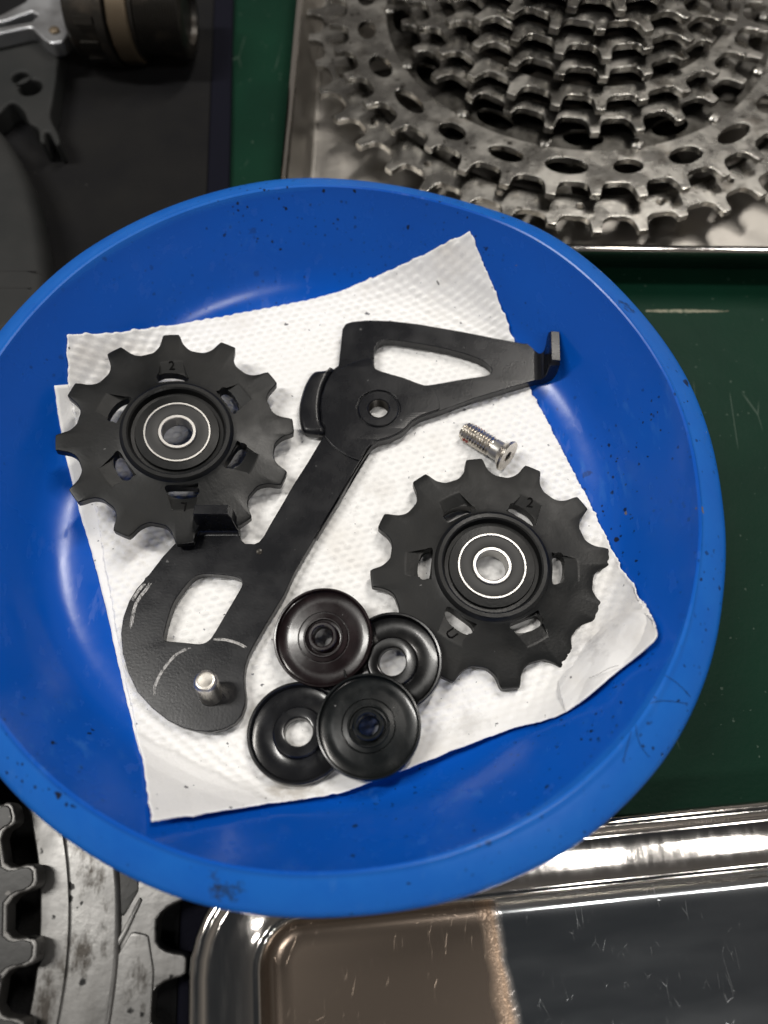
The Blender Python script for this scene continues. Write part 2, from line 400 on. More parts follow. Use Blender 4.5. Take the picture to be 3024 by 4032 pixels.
# painted reflection, brown over the left end of its floor with a tan edge
def tl(x, y, z):            # photo point -> this tray's own axes
    X, Y = at(x, y, z); X -= c0[0]; Y -= c0[1]
    ca, sa = math.cos(R(-5.3)), math.sin(R(-5.3))
    return (X * ca - Y * sa, X * sa + Y * ca)
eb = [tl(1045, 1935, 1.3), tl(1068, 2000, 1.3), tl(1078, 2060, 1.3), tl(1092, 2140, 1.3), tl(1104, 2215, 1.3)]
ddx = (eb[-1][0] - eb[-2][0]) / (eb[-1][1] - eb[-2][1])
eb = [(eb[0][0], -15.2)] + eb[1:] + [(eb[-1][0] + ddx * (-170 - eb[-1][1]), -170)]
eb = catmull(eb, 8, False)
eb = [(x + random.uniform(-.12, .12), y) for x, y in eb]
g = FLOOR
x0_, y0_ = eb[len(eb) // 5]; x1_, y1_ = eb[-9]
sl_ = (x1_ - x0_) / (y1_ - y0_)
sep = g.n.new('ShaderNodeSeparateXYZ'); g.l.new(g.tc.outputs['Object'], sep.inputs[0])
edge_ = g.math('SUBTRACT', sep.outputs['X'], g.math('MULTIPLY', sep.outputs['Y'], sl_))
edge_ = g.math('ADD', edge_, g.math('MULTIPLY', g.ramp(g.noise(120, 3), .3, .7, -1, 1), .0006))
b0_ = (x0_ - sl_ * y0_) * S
refl_ = g.ramp(edge_, b0_ + .0012, b0_ - .0012)
g.mixcol(refl_, (.27, .215, .172)).mixrough(refl_, .27)
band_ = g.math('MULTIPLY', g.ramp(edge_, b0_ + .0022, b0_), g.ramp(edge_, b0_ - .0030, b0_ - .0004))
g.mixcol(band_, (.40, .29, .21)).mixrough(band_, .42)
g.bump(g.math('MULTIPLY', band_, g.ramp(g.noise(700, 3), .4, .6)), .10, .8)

# far tray, upper right, holding the cassette
fa, fb = at(592, 530, 14), at(1659, 541, 14)
ang2 = R(-.8)
t2 = thing('steel_tray', 'dull stainless steel tray with thin bright rim under the greasy sprockets', 'tray', (at(588, 520, 14)[0], at(1300, 532, 14)[1], .05), (0, 0, ang2))
def flipy(prof, w, h, rc, name, m, cap=None):
    o = tray_part(name, w, h, rc, prof, m, t2, cap); o.location.y = h * S; return o
TW, TH = 260, 330
flipy([(1.6, 11.0), (.6, 11.6), (.1, 12.6), (.5, 13.6), (1.3, 14.0), (2.2, 13.6), (2.6, 12.8)], TW, TH, 6, 'rim', M['tray_rim'])
flipy([(2.6, 12.8), (3.4, 10.0), (5.2, 5.0), (6.4, 2.4), (7.4, 1.6), (8.0, 1.8), (8.8, 1.3)], TW, TH, 6, 'wall', M['tray_dull'])
flipy([(8.8, 1.3), (10, 1.2)], TW, TH, 6, 'floor', M['tray_dull'], 'last')
flipy([(8.4, 0), (5.6, 1.2), (2.4, 9.0), (1.9, 11.4), (1.6, 11.0)], TW, TH, 6, 'underside', M['tray_rim'], 'first')

# ================================================================== CASSETTE
def tooth_ring(N, Rp, root, tip, n_shape, jitter=0, ph=0, rnd=None):
    """outline of a sprocket: n_shape = half tooth as (tangential mm, radial fraction 0 root..1 tip)"""
    pts = []
    for t in range(N):
        a = ph + 2 * math.pi * t / N
        tp = tip
        if rnd and rnd.random() < jitter: tp = root + (tip - root) * rnd.uniform(.55, .85)
        half = [(w, root + (tp - root) * f) for w, f in n_shape]
        sk = rnd.uniform(-.25, .25) if rnd else 0
        seq = [(-w, r) for w, r in half[::-1]] + [(w, r) for w, r in half]
        for w, r in seq:
            w += sk * (r - root) / (tip - root)
            b = a + math.atan2(w, r); rr = math.hypot(w, r)
            pts.append((rr * math.cos(b), rr * math.sin(b)))
    return pts
SP_SHAPE = [(1.15, 1.0), (1.4, .92), (1.55, .66), (1.75, .44), (2.25, .24), (3.1, .09), (4.3, .01), (5.4, 0)]
cs = at(1286, 60, 40)
CC = (61.5, 246.5)
cas = thing('sprocket_cassette', 'greasy stack of toothed bicycle sprockets lying in the far tray', 'cassette', (CC[0], CC[1], 5.0))
rnd = random.Random(3)
rows = [(42, 4.4), (38, 9.0), (28, 13.4), (26, 17.6), (23, 21.6), (21, 25.6), (19, 29.6), (17, 33.6), (15, 37.6), (13, 41.6)]
for i, (N, z) in enumerate(rows):
    Rp = N * 12.7 / (2 * math.pi)
    ph = -math.pi / 2 + rnd.uniform(-.25, .25) * 2 * math.pi / N
    out = tooth_ring(N, Rp, Rp - 3.7, Rp + 2.2, SP_SHAPE, .22, ph, rnd)
    inner = 17.0 if i < 9 else 12
    holes = [circle(0, 0, inner, 40)]
    def ell(a, r, at_, ar_, n=16):
        return [((r + ar_ * math.sin(t)) * math.cos(a) - at_ * math.cos(t) * math.sin(a), (r + ar_ * math.sin(t)) * math.sin(a) + at_ * math.cos(t) * math.cos(a)) for t in [2 * math.pi * q / n for q in range(n)]]
    def sector(a, da, r0, r1):
        return fillet([(r0 * math.cos(a - da), r0 * math.sin(a - da)), (r1 * math.cos(a - da), r1 * math.sin(a - da)), (r1 * math.cos(a) * 1.006, r1 * math.sin(a) * 1.006), (r1 * math.cos(a + da), r1 * math.sin(a + da)), (r0 * math.cos(a + da), r0 * math.sin(a + da))], 2.2, 4)
    band = Rp - (10.2, 16.0)[i] if i < 2 else Rp - 7.2
    rim_holes, web_holes = [circle(0, 0, band, 90)], [circle(0, 0, inner, 40)]
    if i == 0:
        for k in range(12): web_holes.append(sector(2 * math.pi * k / 12 + .1, .205, Rp - 24, Rp - 12))
        for k in range(21):
            a = 2 * math.pi * (k + .5) / 21; rim_holes.append(circle((Rp - 7.0) * math.cos(a), (Rp - 7.0) * math.sin(a), 1.2, 10))
    elif i == 1:
        for k in range(24):
            a = 2 * math.pi * k / 24 + .12; rim_holes.append(ell(a, Rp - 9.4, 5.3 + .9 * (k % 3 - 1), 2.9 + .4 * (k % 2)))
        for k in range(13): web_holes.append(ell(2 * math.pi * k / 13 + .3, Rp - 21.5, 6.0, 3.4))
    elif i < 6:
        for k in range(N // 2):
            a = 2 * math.pi * k / (N // 2) + ph; q = Rp - 10.6
            web_holes.append(circle(q * math.cos(a), q * math.sin(a), 2.4, 12))
    so = plate('sprocket', out, rim_holes, z, z + 1.9, .16, M['sprocket'], cas, 25)
    plate('web', circle(0, 0, band + .05, 90), web_holes, z + .2, z + 1.3, .1, M['web_steel'] if i < 2 else M['greasy'], so, 25)  # webs coloured dark to stand for shade in the gaps
    if i < 9: lathe('spacer', [(16.6, z + 1.9), (20.5, z + 1.9), (20.5, rows[i + 1][1]), (16.6, rows[i + 1][1])], M['greasy'], cas, 40)
# rivets joining the two big sprockets
for k in range(14):
    a = 2 * math.pi * (k + .5) / 14 + .2; q = 59.5
    lathe('rivet', [(0.01, 0), (2.0, 0), (2.0, 1.0), (1.5, 1.5), (.01, 1.6)], M['sprocket'], cas, 12, False, 40, (q * math.cos(a), q * math.sin(a), rows[1][1] + 1.25))
lathe('lock_base', [(16, 0), (45, 0), (45, 4.4), (16, 4.4)], M['greasy'], cas, 48)

# ================================================================== CHAINRINGS, lower left
CR = (-139.0, -22.5)
bigc = thing('large_chainring', 'worn grey alloy chainring with long teeth under the bowl at lower left', 'chainring', (CR[0], CR[1], 1.6))
CH_SHAPE = [(1.3, 1.0), (1.9, .86), (2.2, .6), (2.6, .36), (3.3, .15), (4.3, .02)]
out = tooth_ring(49, 99, 95.4, 101.6, CH_SHAPE, .12, .035, random.Random(5))
plate('ring', out, [circle(0, 0, 73.2, 120)], 2.2, 6.4, .5, M['alloy'], bigc)
plate('raised_land', circle(0, 0, 89.0, 160), [circle(0, 0, 78.6, 140)], 4.8, 7.3, 1.2, M['alloy'], bigc)
def cl(x, y, z):
    X, Y = at(x, y, z); return (X - CR[0], Y - CR[1])
q = [cl(536, 1905 + 20, 8), cl(482, 2050 - 30, 8), cl(300, 2212, 8), cl(270, 2240, 8)]
# diagonal shift ramp proud of the ring: thin sharp bright edge
ra, rb, rc_, rd = cl(293, 1960, 9), cl(258, 2012, 9), cl(160, 2200, 9), cl(120, 2280, 9)
w1, w2 = cl(303, 1985, 9), cl(175, 2225, 9)
plate('shift_ramp', fillet([cl(299, 1938, 9), cl(264, 2008, 9), cl(160, 2190, 9), cl(112, 2275, 9), cl(124, 2275, 9), cl(176, 2190, 9), cl(273, 2012, 9), cl(304, 1944, 9)], .3), [], 6.2, 6.95, .3, M['alloy'], bigc)
plate('shift_ramp', fillet([cl(196, 2160, 9), cl(136, 2275, 9), cl(320, 2275, 9), cl(330, 2100, 9), cl(318, 2020, 9), cl(282, 2012, 9)], 1.2), [], 6.2, 6.75, .3, M['alloy'], bigc)
plate('shift_ramp', fillet([cl(222, 1840, 9), cl(250, 1960, 9), cl(262, 1985, 9), cl(296, 1925, 9), cl(296, 1870, 9), cl(270, 1830, 9)], 1.), [], 6.2, 6.6, .2, M['dark_alloy'], bigc)
SM_SHAPE = [(1.0, 1.0), (2.0, .9), (2.45, .68), (2.4, .42), (2.75, .2), (3.9, .0)]
smc = thing('small_chainring', 'dark oily chainring lying on the grey one at the left edge', 'chainring', (CR[0], CR[1], 8.75))
out = tooth_ring(36, 72.8, 69.0, 75.0, SM_SHAPE, .1, .085, random.Random(8))
plate('ring', out, [circle(0, 0, 56, 100)], 0, 4.2, .45, M['alloy'], smc)
plate('tooth_face', tooth_ring(36, 72.8, 68.4, 74.2, [(w * .82, f) for w, f in SM_SHAPE], .1, .085, random.Random(8)), [circle(0, 0, 63, 100)], 4.0, 4.5, .2, M['dark_alloy'], smc)

# ================================================================== TOP-LEFT PARTS on the mat
def loc_pts(pts, z, o): return [(at(x, y, z)[0] - o[0], at(x, y, z)[1] - o[1]) for x, y in pts]
# crank arm at the left edge
o = at(20, 480, 10)
ca = thing('crank_arm', 'matte grey rounded crank arm at the left edge beside the bowl', 'crank arm', (o[0], o[1], 1.6))
body = catmull(loc_pts([(-120, 250), (-20, 262), (25, 310), (62, 385), (84, 470), (98, 560), (100, 640), (70, 700), (-20, 760), (-120, 780)], 14, o), 6)
plate('arm', body, [], 0, 13.5, 5.0, M['crank'], ca, 60)
for yy, xx in ((585, 80), (622, 66)):
    p = [at(-40, yy, 15.2), at(xx, yy - 1, 15.2)]
    plate('printed_line', [(p[0][0] - o[0], p[0][1] - o[1] - .22), (p[1][0] - o[0], p[1][1] - o[1] - .22), (p[1][0] - o[0], p[1][1] - o[1] + .22), (p[0][0] - o[0], p[0][1] - o[1] + .22)], [], 13.45, 13.56, .02, M['print'], ca)
# spindle unit
pa, pb = at(165, 40, 16), at(411, 40, 16)
yc = at(300, 28, 16)[1]
sp = thing('bottom_bracket', 'greasy black threaded bottom bracket with brass brown collar on the mat', 'bottom bracket', (pa[0], yc, 1.6 + 15.6), (0, R(90), R(-2)))
L = (pb[0] - pa[0])
def xx(px_): return at(px_, 52, 16)[0] - pa[0]
lathe('shell', [(0.01, 0), (12.6, 0), (13.4, 1), (13.8, xx(228)), (15.4, xx(232)), (15.4, xx(250)), (13, xx(252)), (.01, xx(252))], M['greasy'], sp, 64, False)
out = fillet([(15.6 * math.cos(R(60 * k + 20)), 15.6 * math.sin(R(60 * k + 20))) for k in range(6)], 1.5)
plate('collar', circle(0, 0, 15.0, 14, .3), [], xx(256), xx(300), .8, M['brass'], sp)
lathe('collar_ring', [(.01, xx(300)), (13.4, xx(300)), (13.4, xx(308)), (.01, xx(308))], M['greasy'], sp, 48, False)
prof = [(.01, xx(308))]
zz = xx(308)
while zz < xx(405):
    prof += [(12.6, zz), (13.1, zz + .35), (12.6, zz + .7)]; zz += .9
prof += [(12.0, xx(408)), (9.0, xx(409)), (8.6, xx(398)), (.01, xx(398))]
lathe('threaded_end', prof, M['greasy'], sp, 56, False)
for k in range(12):
    a = R(30 * k + 8)
    plate('spline_rib', [(-1.1, -.5), (1.1, -.5), (1.1, .5), (-1.1, .5)], [], 0, xx(226) - xx(186), .2, M['greasy'], sp, 40, (14.0 * math.cos(a), 14.0 * math.sin(a), xx(186)), (0, 0, a + R(90)))
# grey hanger / claw
o = at(60, 200, 8)
cw = thing('derailleur_hanger', 'grey clawed alloy bracket with a dark hole beside the bottom bracket', 'bracket', (o[0], o[1], 1.6))
out = catmull(loc_pts([(-60, 70), (60, 80), (122, 85), (121, 140), (112, 205), (106, 245), (122, 280), (126, 300), (116, 305), (104, 282), (94, 280), (93, 300), (82, 298), (78, 272), (58, 258), (46, 232), (20, 215), (-10, 240), (-60, 250)], 10, o), 5)
plate('plate', out, [circle(*loc_pts([(62, 182)], 10, o)[0], 3.6, 20), circle(*loc_pts([(40, 160)], 10, o)[0], 2.6, 18)], 0, 7.5, 1.0, M['crank'], cw, 50)
# bright bracket arm
o = at(90, 40, 30)
bk = thing('bright_bracket', 'bright silver two-armed alloy bracket in the upper left corner', 'bracket', (o[0], o[1], 9.2))
out = fillet(loc_pts([(-60, 28), (-5, 20), (52, -10), (60, -60), (130, -60), (143, 20), (142, 62), (128, 78), (104, 82), (86, 70), (62, 46), (40, 50), (-60, 72)], 16, o), 2.5)
hole = fillet(loc_pts([(-60, 42), (0, 34), (62, 12), (78, 20), (62, 34), (40, 38), (-60, 56)], 16, o), .8)
plate('arms', out, [hole, circle(*loc_pts([(115, 55)], 16, o)[0], 1.3, 16)], 0, 5.0, .7, M['bright'], bk, 50)
lathe('rivet', [(.01, 5.6), (1.3, 5.4), (1.7, 5.0), (1.7, 4.0), (.01, 4.0)], M['brass'], bk, 20, False, 40, (*loc_pts([(112, 52)], 16, o)[0], 0))

# ================================================================== BOWL
ZF = 12.0
rim_px = [(0,720),(60,650),(160,560),(300,478),(400,437),(500,408),(590,391),(700,387),(800,395),(850,402),(900,413),(960,428),(1020,443),(1100,470),(1170,495),(1230,535),(1290,580),(1350,640),(1420,720),(1480,810),(1530,930),(1555,1050),(1567,1200),(1560,1300),(1540,1420),(1500,1530),(1440,1640),(1350,1740),(1250,1825),(1100,1905),(1000,1940),(850,1970),(700,1983),(600,1981),(500,1970),(420,1952),(300,1905),(200,1850),(100,1780),(0,1680)]
rp_ = np.array([at(x, y, ZF + 18.0) for x, y in rim_px])
A_ = np.c_[2 * rp_, np.ones(len(rp_))]; c_ = np.linalg.lstsq(A_, (rp_ ** 2).sum(1), rcond=None)[0]
BC = (float(c_[0]), float(c_[1])); BR = math.sqrt(c_[2] + c_[0] ** 2 + c_[1] ** 2)
th_ = np.arctan2(rp_[:, 1] - BC[1], rp_[:, 0] - BC[0]); dr_ = np.hypot(rp_[:, 0] - BC[0], rp_[:, 1] - BC[1]) / BR - 1
od = np.argsort(th_); th_, dr_ = th_[od], dr_[od]
def warp_amt(a):
    a = (a + math.pi) % (2 * math.pi) - math.pi
    w = np.exp(-((np.angle(np.exp(1j * (th_ - a)))) / .13) ** 2)
    return float((w * dr_).sum() / (w.sum() + .02))
_wt = [warp_amt(2 * math.pi * i / 720) for i in range(720)]
def warp(a, r, z):
    k = max(0., min(1., (r / BR - .80) / .18))
    return 1 + _wt[int(round(a / (2 * math.pi) * 720)) % 720] * k * k * (3 - 2 * k)
q = BR / 85.4
inner = [(0.01, ZF), (30 * q, ZF), (50 * q, ZF), (56 * q, ZF + .15), (60 * q, ZF + .8), (63 * q, ZF + 2.0), (65.5 * q, ZF + 3.9), (67.5 * q, ZF + 6.3), (69.3 * q, ZF + 9.2), (71.6 * q, ZF + 12.6), (74.2 * q, ZF + 16.6), (76.6 * q, ZF + 20.4), (77.5 * q, ZF + 22.1), (77.8 * q, ZF + 22.7), (78.15 * q, ZF + 22.9)]
RIMR.node.inputs['From Min'].default_value = 77.6 * q * S; RIMR.node.inputs['From Max'].default_value = 78.4 * q * S
flange = [(78.5 * q, ZF + 22.8), (78.85 * q, ZF + 22.45), (79.4 * q, ZF + 22.2), (80.8 * q, ZF + 21.5), (82.6 * q, ZF + 20.5), (84.2 * q, ZF + 19.45), (84.9 * q, ZF + 18.9), (85.3 * q, ZF + 18.2), (85.4 * q, ZF + 17.6), (85.0 * q, ZF + 17.2), (84.2 * q, ZF + 17.4)]
under = [(80.5 * q, ZF + 19.6), (79.4 * q, ZF + 20.4), (78.2 * q, ZF + 19.6), (75.6 * q, ZF + 15.4), (72.8 * q, ZF + 10), (70.2 * q, ZF + 4.6), (66 * q, ZF + .2), (60 * q, ZF - 1.4), (47 * q, ZF - 1.8), (46 * q, 2.15), (44 * q, 2.15), (43 * q, ZF - 1.8), (0.01, ZF - 1.8)]
pr = []
for seg in (inner + flange + under,):
    for a, b in zip(seg[:-1], seg[1:]):
        pr.append(a)
        if math.hypot(a[0] - b[0], a[1] - b[1]) > 6 and a[0] > 20: pr.append(((a[0] + b[0]) / 2, (a[1] + b[1]) / 2))
    pr.append(seg[-1])
bowl = lathe('plastic_bowl', pr, M['blue'], None, 240, False, 28, (BC[0], BC[1], 0), (0, 0, 0), warp)
tag(bowl, 'round blue plastic bowl with speckled rim holding the derailleur parts', 'bowl')
def smudge(x, y, z, rad, col):
    X, Y = at(x, y, z); g = BLUE
    vd = g.n.new('ShaderNodeVectorMath'); vd.operation = 'DISTANCE'; vd.inputs[1].default_value = ((X - BC[0]) * S, (Y - BC[1]) * S, z * S)
    g.l.new(g.tc.outputs['Object'], vd.inputs[0])
    f = g.math('ADD', vd.outputs['Value'], g.math('MULTIPLY', g.ramp(g.noise(700, 4, .6), .3, .7, -1, 1), rad * .9 * S))
    g.mixcol(g.ramp(f, rad * 1.15 * S, rad * .25 * S, 0, .72), col)
smudge(468, 1893, ZF + 20.8, 1.3, (.02, .026, .03)); smudge(472, 1922, ZF + 20, 1.2, (.018, .024, .03)); smudge(505, 1918, ZF + 20, 1.9, (.014, .03, .05)); smudge(410, 1878, ZF + 20.5, .7, (.02, .03, .04))
smudge(1348, 660, ZF + 21, 1.5, (.003, .006, .02)); smudge(1362, 672, ZF + 21, 1.2, (.003, .006, .02))
_ir = [r for r, z in inner]; _iz = [z for r, z in inner]
def zb(x, y):
    dx_, dy_ = x - BC[0], y - BC[1]
    r = math.hypot(dx_, dy_)
    r /= warp(math.atan2(dy_, dx_) % (2 * math.pi), r, 0)
    return float(np.interp(r, _ir, _iz))
def on_bowl(x, y, off):
    a, b, c = ray(x, y)
    lo, hi = (40 + off - CAMZ) / c, (ZF - 2 - CAMZ) / c
    for _ in range(40):
        t = (lo + hi) / 2
        if CAMZ + c * t > zb(a * t, b * t) + off: lo = t
        else: hi = t
    return (a * t, b * t)

# ================================================================== PAPER TOWEL
def resample(pts, n):
    p = np.array(pts, float); d = np.r_[0, np.cumsum(np.hypot(*np.diff(p, axis=0).T))]; d /= d[-1]
    t = np.linspace(0, 1, n)
    return np.c_[np.interp(t, d, p[:, 0]), np.interp(t, d, p[:, 1])]
def towel(name, top, right, bottom, left, n, offf, emb, rough_edge, seed):
    rg = np.random.RandomState(seed)
    def edge(px, f):
        m_ = len(px)
        return resample([on_bowl(x, y, f(i / (m_ - 1))) for i, (x, y) in enumerate(catmull(px, 4, False))] if False else
                        [on_bowl(x, y, f(i / (len(cm) - 1))) for i, (x, y) in enumerate(cm)], n) if (cm := catmull(px, 4, False)) else None
    T = edge(top, lambda s: offf(s, 0)); B = edge(bottom, lambda s: offf(s, 1))
    Lf = edge(left, lambda t: offf(0, t)); Rt = edge(right, lambda t: offf(1, t))
    for E_ in (T, B, Lf, Rt):
        nz = np.convolve(rg.randn(n + 8), np.ones(5) / 5, 'same')[:n] * rough_edge
        nz[:3] = 0; nz[-3:] = 0
        E_ += nz[:, None]
    for a, b, i, j in ((T, Lf, 0, 0), (T, Rt, -1, 0), (B, Lf, 0, -1), (B, Rt, -1, -1)): b[j] = a[i]
    s = np.linspace(0, 1, n)[None, :, None]; t = np.linspace(0, 1, n)[:, None, None]
    XY = (1 - t) * T[None] + t * B[None] + (1 - s) * Lf[:, None] + s * Rt[:, None] - ((1 - s) * (1 - t) * T[0] + s * (1 - t) * T[-1] + (1 - s) * t * B[0] + s * t * B[-1])
    vs = []
    wv = [(rg.uniform(.02, .11), rg.uniform(0, 6.28), rg.uniform(0, 6.28), rg.uniform(.05, .2)) for _ in range(9)]
    for j in range(n):
        for i in range(n):
            x, y = XY[j, i]; ss, tt = i / (n - 1), j / (n - 1)
            z = zb(x, y) + offf(ss, tt)
            lump = sum(a * math.sin(f * 2 * math.pi * (x * math.cos(d) + y * math.sin(d)) + p) for f, p, d, a in wv)
            z += .30 * lump
            z += emb(x, y, ss, tt) + (.45 * fold_side(x, y) if name == 'upper_sheet' else 0)
            vs.append((x, y, z))
    fs = [(j * n + i, (j + 1) * n + i, (j + 1) * n + i + 1, j * n + i + 1) for j in range(n - 1) for i in range(n - 1)]
    return vs, fs
def sm(a, b, x):
    x = max(0., min(1., (x - a) / (b - a))); return x * x * (3 - 2 * x)
def hash2(i, j):
    return (math.sin(i * 127.1 + j * 311.7) * 43758.5453) % 1.0
FA, FB = on_bowl(296, 1585, 1), on_bowl(600, 1738, 1)
_fn = np.array([FB[1] - FA[1], -(FB[0] - FA[0])]); _fn /= np.linalg.norm(_fn)
if _fn @ (np.array(on_bowl(340, 1740, 1)) - np.array(FA)) < 0: _fn = -_fn
def fold_side(x, y):           # 1 on the smooth turned-over corner at lower left
    return sm(-.5, .5, (x - FA[0]) * _fn[0] + (y - FA[1]) * _fn[1])
def emboss(x, y, s, t):
    # rows of little pressed dashes, missing on the smooth folded corners
    a = R(-14); u = x * math.cos(a) - y * math.sin(a); v = x * math.sin(a) + y * math.cos(a)
    pu, pv = 2.5, 1.55
    j = math.floor(v / pv); uu = u + (pu / 2 if j % 2 else 0); i = math.floor(uu / pu)
    fu = (uu / pu - i - .5) * 2; fv = (v / pv - j - .5) * 2
    h = hash2(i, j)
    d = max(0, 1 - (fu / .78) ** 2) * max(0, 1 - (fv / .72) ** 2)
    patch = .70 + .30 * sm(.25, .6, hash2(math.floor(u / 17), math.floor(v / 13)) * .6 + .4 * math.sin(x * .09) * math.sin(y * .07 + 1) + .35)
    k = 1 - .75 * sm(.93, .99, t)
    k *= 1 - fold_side(x, y)
    return .60 * d * (.45 + .7 * h) * patch * (.10 + .90 * k)
def off_top(s, t):
    o = .95
    o += 2.6 * sm(.945, 1.0, t) * (1 - .6 * sm(.0, .25, abs(s - .45)))           # near edge stands off the bowl
    o += 1.2 * sm(.90, 1.0, t) * (1 - sm(0, .3, s))
    fl = sm(.76, .88, s) * sm(.84, .94, t)                                      # crumpled flap at the right corner
    o += 2.6 * fl * (.6 + .4 * math.sin(s * 40))
    o += .8 * sm(.95, 1, s) * math.sin(t * 9) ** 2
    return o
top = [(147,722),(250,719),(400,697),(550,672),(700,640),(800,602),(900,558),(960,527),(1015,500)]
right = [(1015,500),(1040,555),(1080,655),(1112,745),(1150,850),(1180,905),(1215,975),(1262,1062),(1295,1130),(1335,1215),(1383,1300),(1416,1352)]
bottom = [(330,1773),(450,1755),(560,1738),(720,1715),(800,1690),(900,1652),(1000,1612),(1110,1572),(1222,1537),(1320,1460),(1405,1390),(1416,1352)]
left = [(147,722),(146,770),(152,840),(172,960),(202,1079),(217,1159),(228,1223),(245,1320),(262,1420),(285,1530),(305,1620),(318,1690),(330,1773)]
tw = thing('paper_towel', 'folded white embossed paper towel speckled with dirt lining the blue bowl', 'paper towel', (BC[0], BC[1], ZF))
def stain(x, y, rad, col, k=.5):        # grease soaked into the paper round the parts
    g = PAPER; X, Y = on_bowl(x, y, 1)
    fl2 = g.n.new('ShaderNodeVectorMath'); fl2.operation = 'MULTIPLY'; fl2.inputs[1].default_value = (1, 1, 0)
    vd = g.n.new('ShaderNodeVectorMath'); vd.operation = 'DISTANCE'; vd.inputs[1].default_value = ((X - BC[0]) * S, (Y - BC[1]) * S, 0)
    g.l.new(g.tc.outputs['Object'], fl2.inputs[0]); g.l.new(fl2.outputs[0], vd.inputs[0])
    f = g.math('ADD', vd.outputs['Value'], g.math('MULTIPLY', g.ramp(g.noise(330, 4, .65), .3, .7, -1, 1), rad * .75 * S))
    g.mixcol(g.ramp(f, rad * 1.15 * S, rad * .2 * S, 0, k), col)
stain(640, 1690, 6, (.40, .35, .28), .5); stain(560, 1560, 4, (.45, .40, .33), .4); stain(815, 1060, 3.5, (.55, .52, .48), .3); stain(700, 1010, 3, (.46, .42, .37), .35)
stain(1240, 1380, 5, (.38, .37, .37), .5); stain(1010, 1560, 4, (.42, .41, .40), .35); stain(250, 1010, 6, (.50, .46, .42), .4); stain(300, 1180, 5, (.52, .48, .44), .4)
def add_towel(name, geo):
    vs, fs = geo
    ob = mesh(name, [(x - BC[0], y - BC[1], z - ZF) for x, y, z in vs], fs, M['paper'], tw, 0)
    for p in ob.data.polygons: p.use_smooth = True
    md = ob.modifiers.new('thickness', 'SOLIDIFY'); md.thickness = .22 * S; md.offset = -1
    return ob
add_towel('upper_sheet', towel('upper_sheet', top, right, bottom, left, 310, off_top, emboss, .17, 1))
def off_fold(s, t):
    return 1.3 + .9 * sm(0, .3, t) + 2.0 * math.sin(math.pi * min(1, t * .95 + .05)) ** .7 * (.5 + .5 * sm(0, .4, s)) + .5 * math.sin(s * 17) * t * (1 - t) * 2
add_towel('folded_corner', towel('folded_corner', [(1205,1470),(1240,1418),(1300,1358),(1345,1322),(1386,1297)], [(1386,1297),(1404,1325),(1418,1352)],
    [(1222,1537),(1270,1498),(1320,1460),(1370,1418),(1405,1390),(1418,1352)], [(1205,1470),(1212,1505),(1222,1537)], 90, off_fold,
    lambda x, y, s, t: .35 * max(0, math.sin(x * 1.9 + 1.3 * math.sin(y))) * (1 - t) * s, .12, 5))
lt = [(118,833),(300,815),(600,760),(900,660)]; lr = [(900,660),(1000,1000),(1150,1450)]; lb = [(322,1735),(600,1690),(900,1590),(1150,1450)]
ll = [(118,833),(128,900),(143,985),(165,1075),(185,1150),(205,1220),(225,1300),(250,1410),(270,1500),(292,1590),(310,1660),(322,1735)]
add_towel('lower_sheet', towel('lower_sheet', lt, lr, lb, ll, 130, lambda s, t: .42 - .25 * s - .15 * sm(.85, 1, t), lambda x, y, s, t: .12 * max(0, math.sin(x * 2.1) * math.sin(y * 3.1)), .10, 2))

# ================================================================== DERAILLEUR CAGE
CZ1 = ZF + 4.3                      # top face of the cage plate
CT = 2.6
def z4(x, y): return (1100 + x / 1.3825) / KP, (1200 + y / 1.3825) / KP
def z5(x, y): return (400 + x / 1.659) / KP, (1900 + y / 1.659) / KP
def P4(x, y, z=CZ1): return at(*z4(x, y), z)
def P5(x, y, z=CZ1): return at(*z5(x, y), z)
CO = P4(540, 570)
def lo(p): return (p[0] - CO[0], p[1] - CO[1])
cage = thing('derailleur_cage', 'black metal derailleur cage plate with two bent tabs across the paper towel', 'derailleur cage', (CO[0], CO[1], CZ1 - CT))
seqA = [P4(*p) for p in [(322,330),(335,210),(343,130),(362,102),(400,90),(480,83),(600,86),(750,103),(1000,146),(1200,186),(1330,210),(1388,208)]]
seqB = [P4(*p) for p in [(1392,412),(1380,414),(1250,452),(1050,512),(870,578),(770,612),(722,640),(692,675),(655,702),(600,728),(540,744),(508,764),(478,795),(438,857),(395,930),(330,1052),(200,1268)]]
seqC = [P5(*p) for p in [(1590,40),(1400,345),(1260,585),(1190,735),(1095,890),(1000,1052),(958,1135),(937,1205),(930,1270),(934,1340),(942,1400),(938,1456),(913,1525),(868,1575),(800,1612),(720,1630),(620,1625),(520,1598),(430,1553),(330,1474),(232,1366),(172,1240),(136,1110),(125,985),(140,880),(178,775),(228,692),(276,640),(284,622),(306,604),(400,482),(478,398),(500,384),(560,384),(600,378),(622,345),(902,345),(912,378),(938,398),(1000,400),(1030,386),(1062,345),(1100,275),(1180,140),(1252,15)]]
seqD = [P4(*p) for p in [(160,848),(215,755),(246,705),(246,672),(228,640)]]
seqE = [P4(*p) for p in [(222,560),(228,500),(250,430),(280,375),(300,345)]]
outline = [lo(p) for p in seqA + seqB + seqC + seqD + seqE]
w_up = catmull([lo(P4(*p)) for p in [(516,290),(520,240),(545,203),(595,190),(700,201),(860,229),(1000,263),(1100,300),(1150,338),(1152,368),(1120,386),(1000,404),(830,434),(775,433),(680,398),(545,358),(518,335)]], 3)
w_lo = catmull([lo(P5(*p)) for p in [(905,632),(917,668),(890,722),(820,840),(735,985),(695,1034),(640,1054),(540,1045),(425,1034),(407,1015),(410,985),(430,900),(470,785),(540,682),(600,620),(660,598),(740,598),(860,612)]], 3)
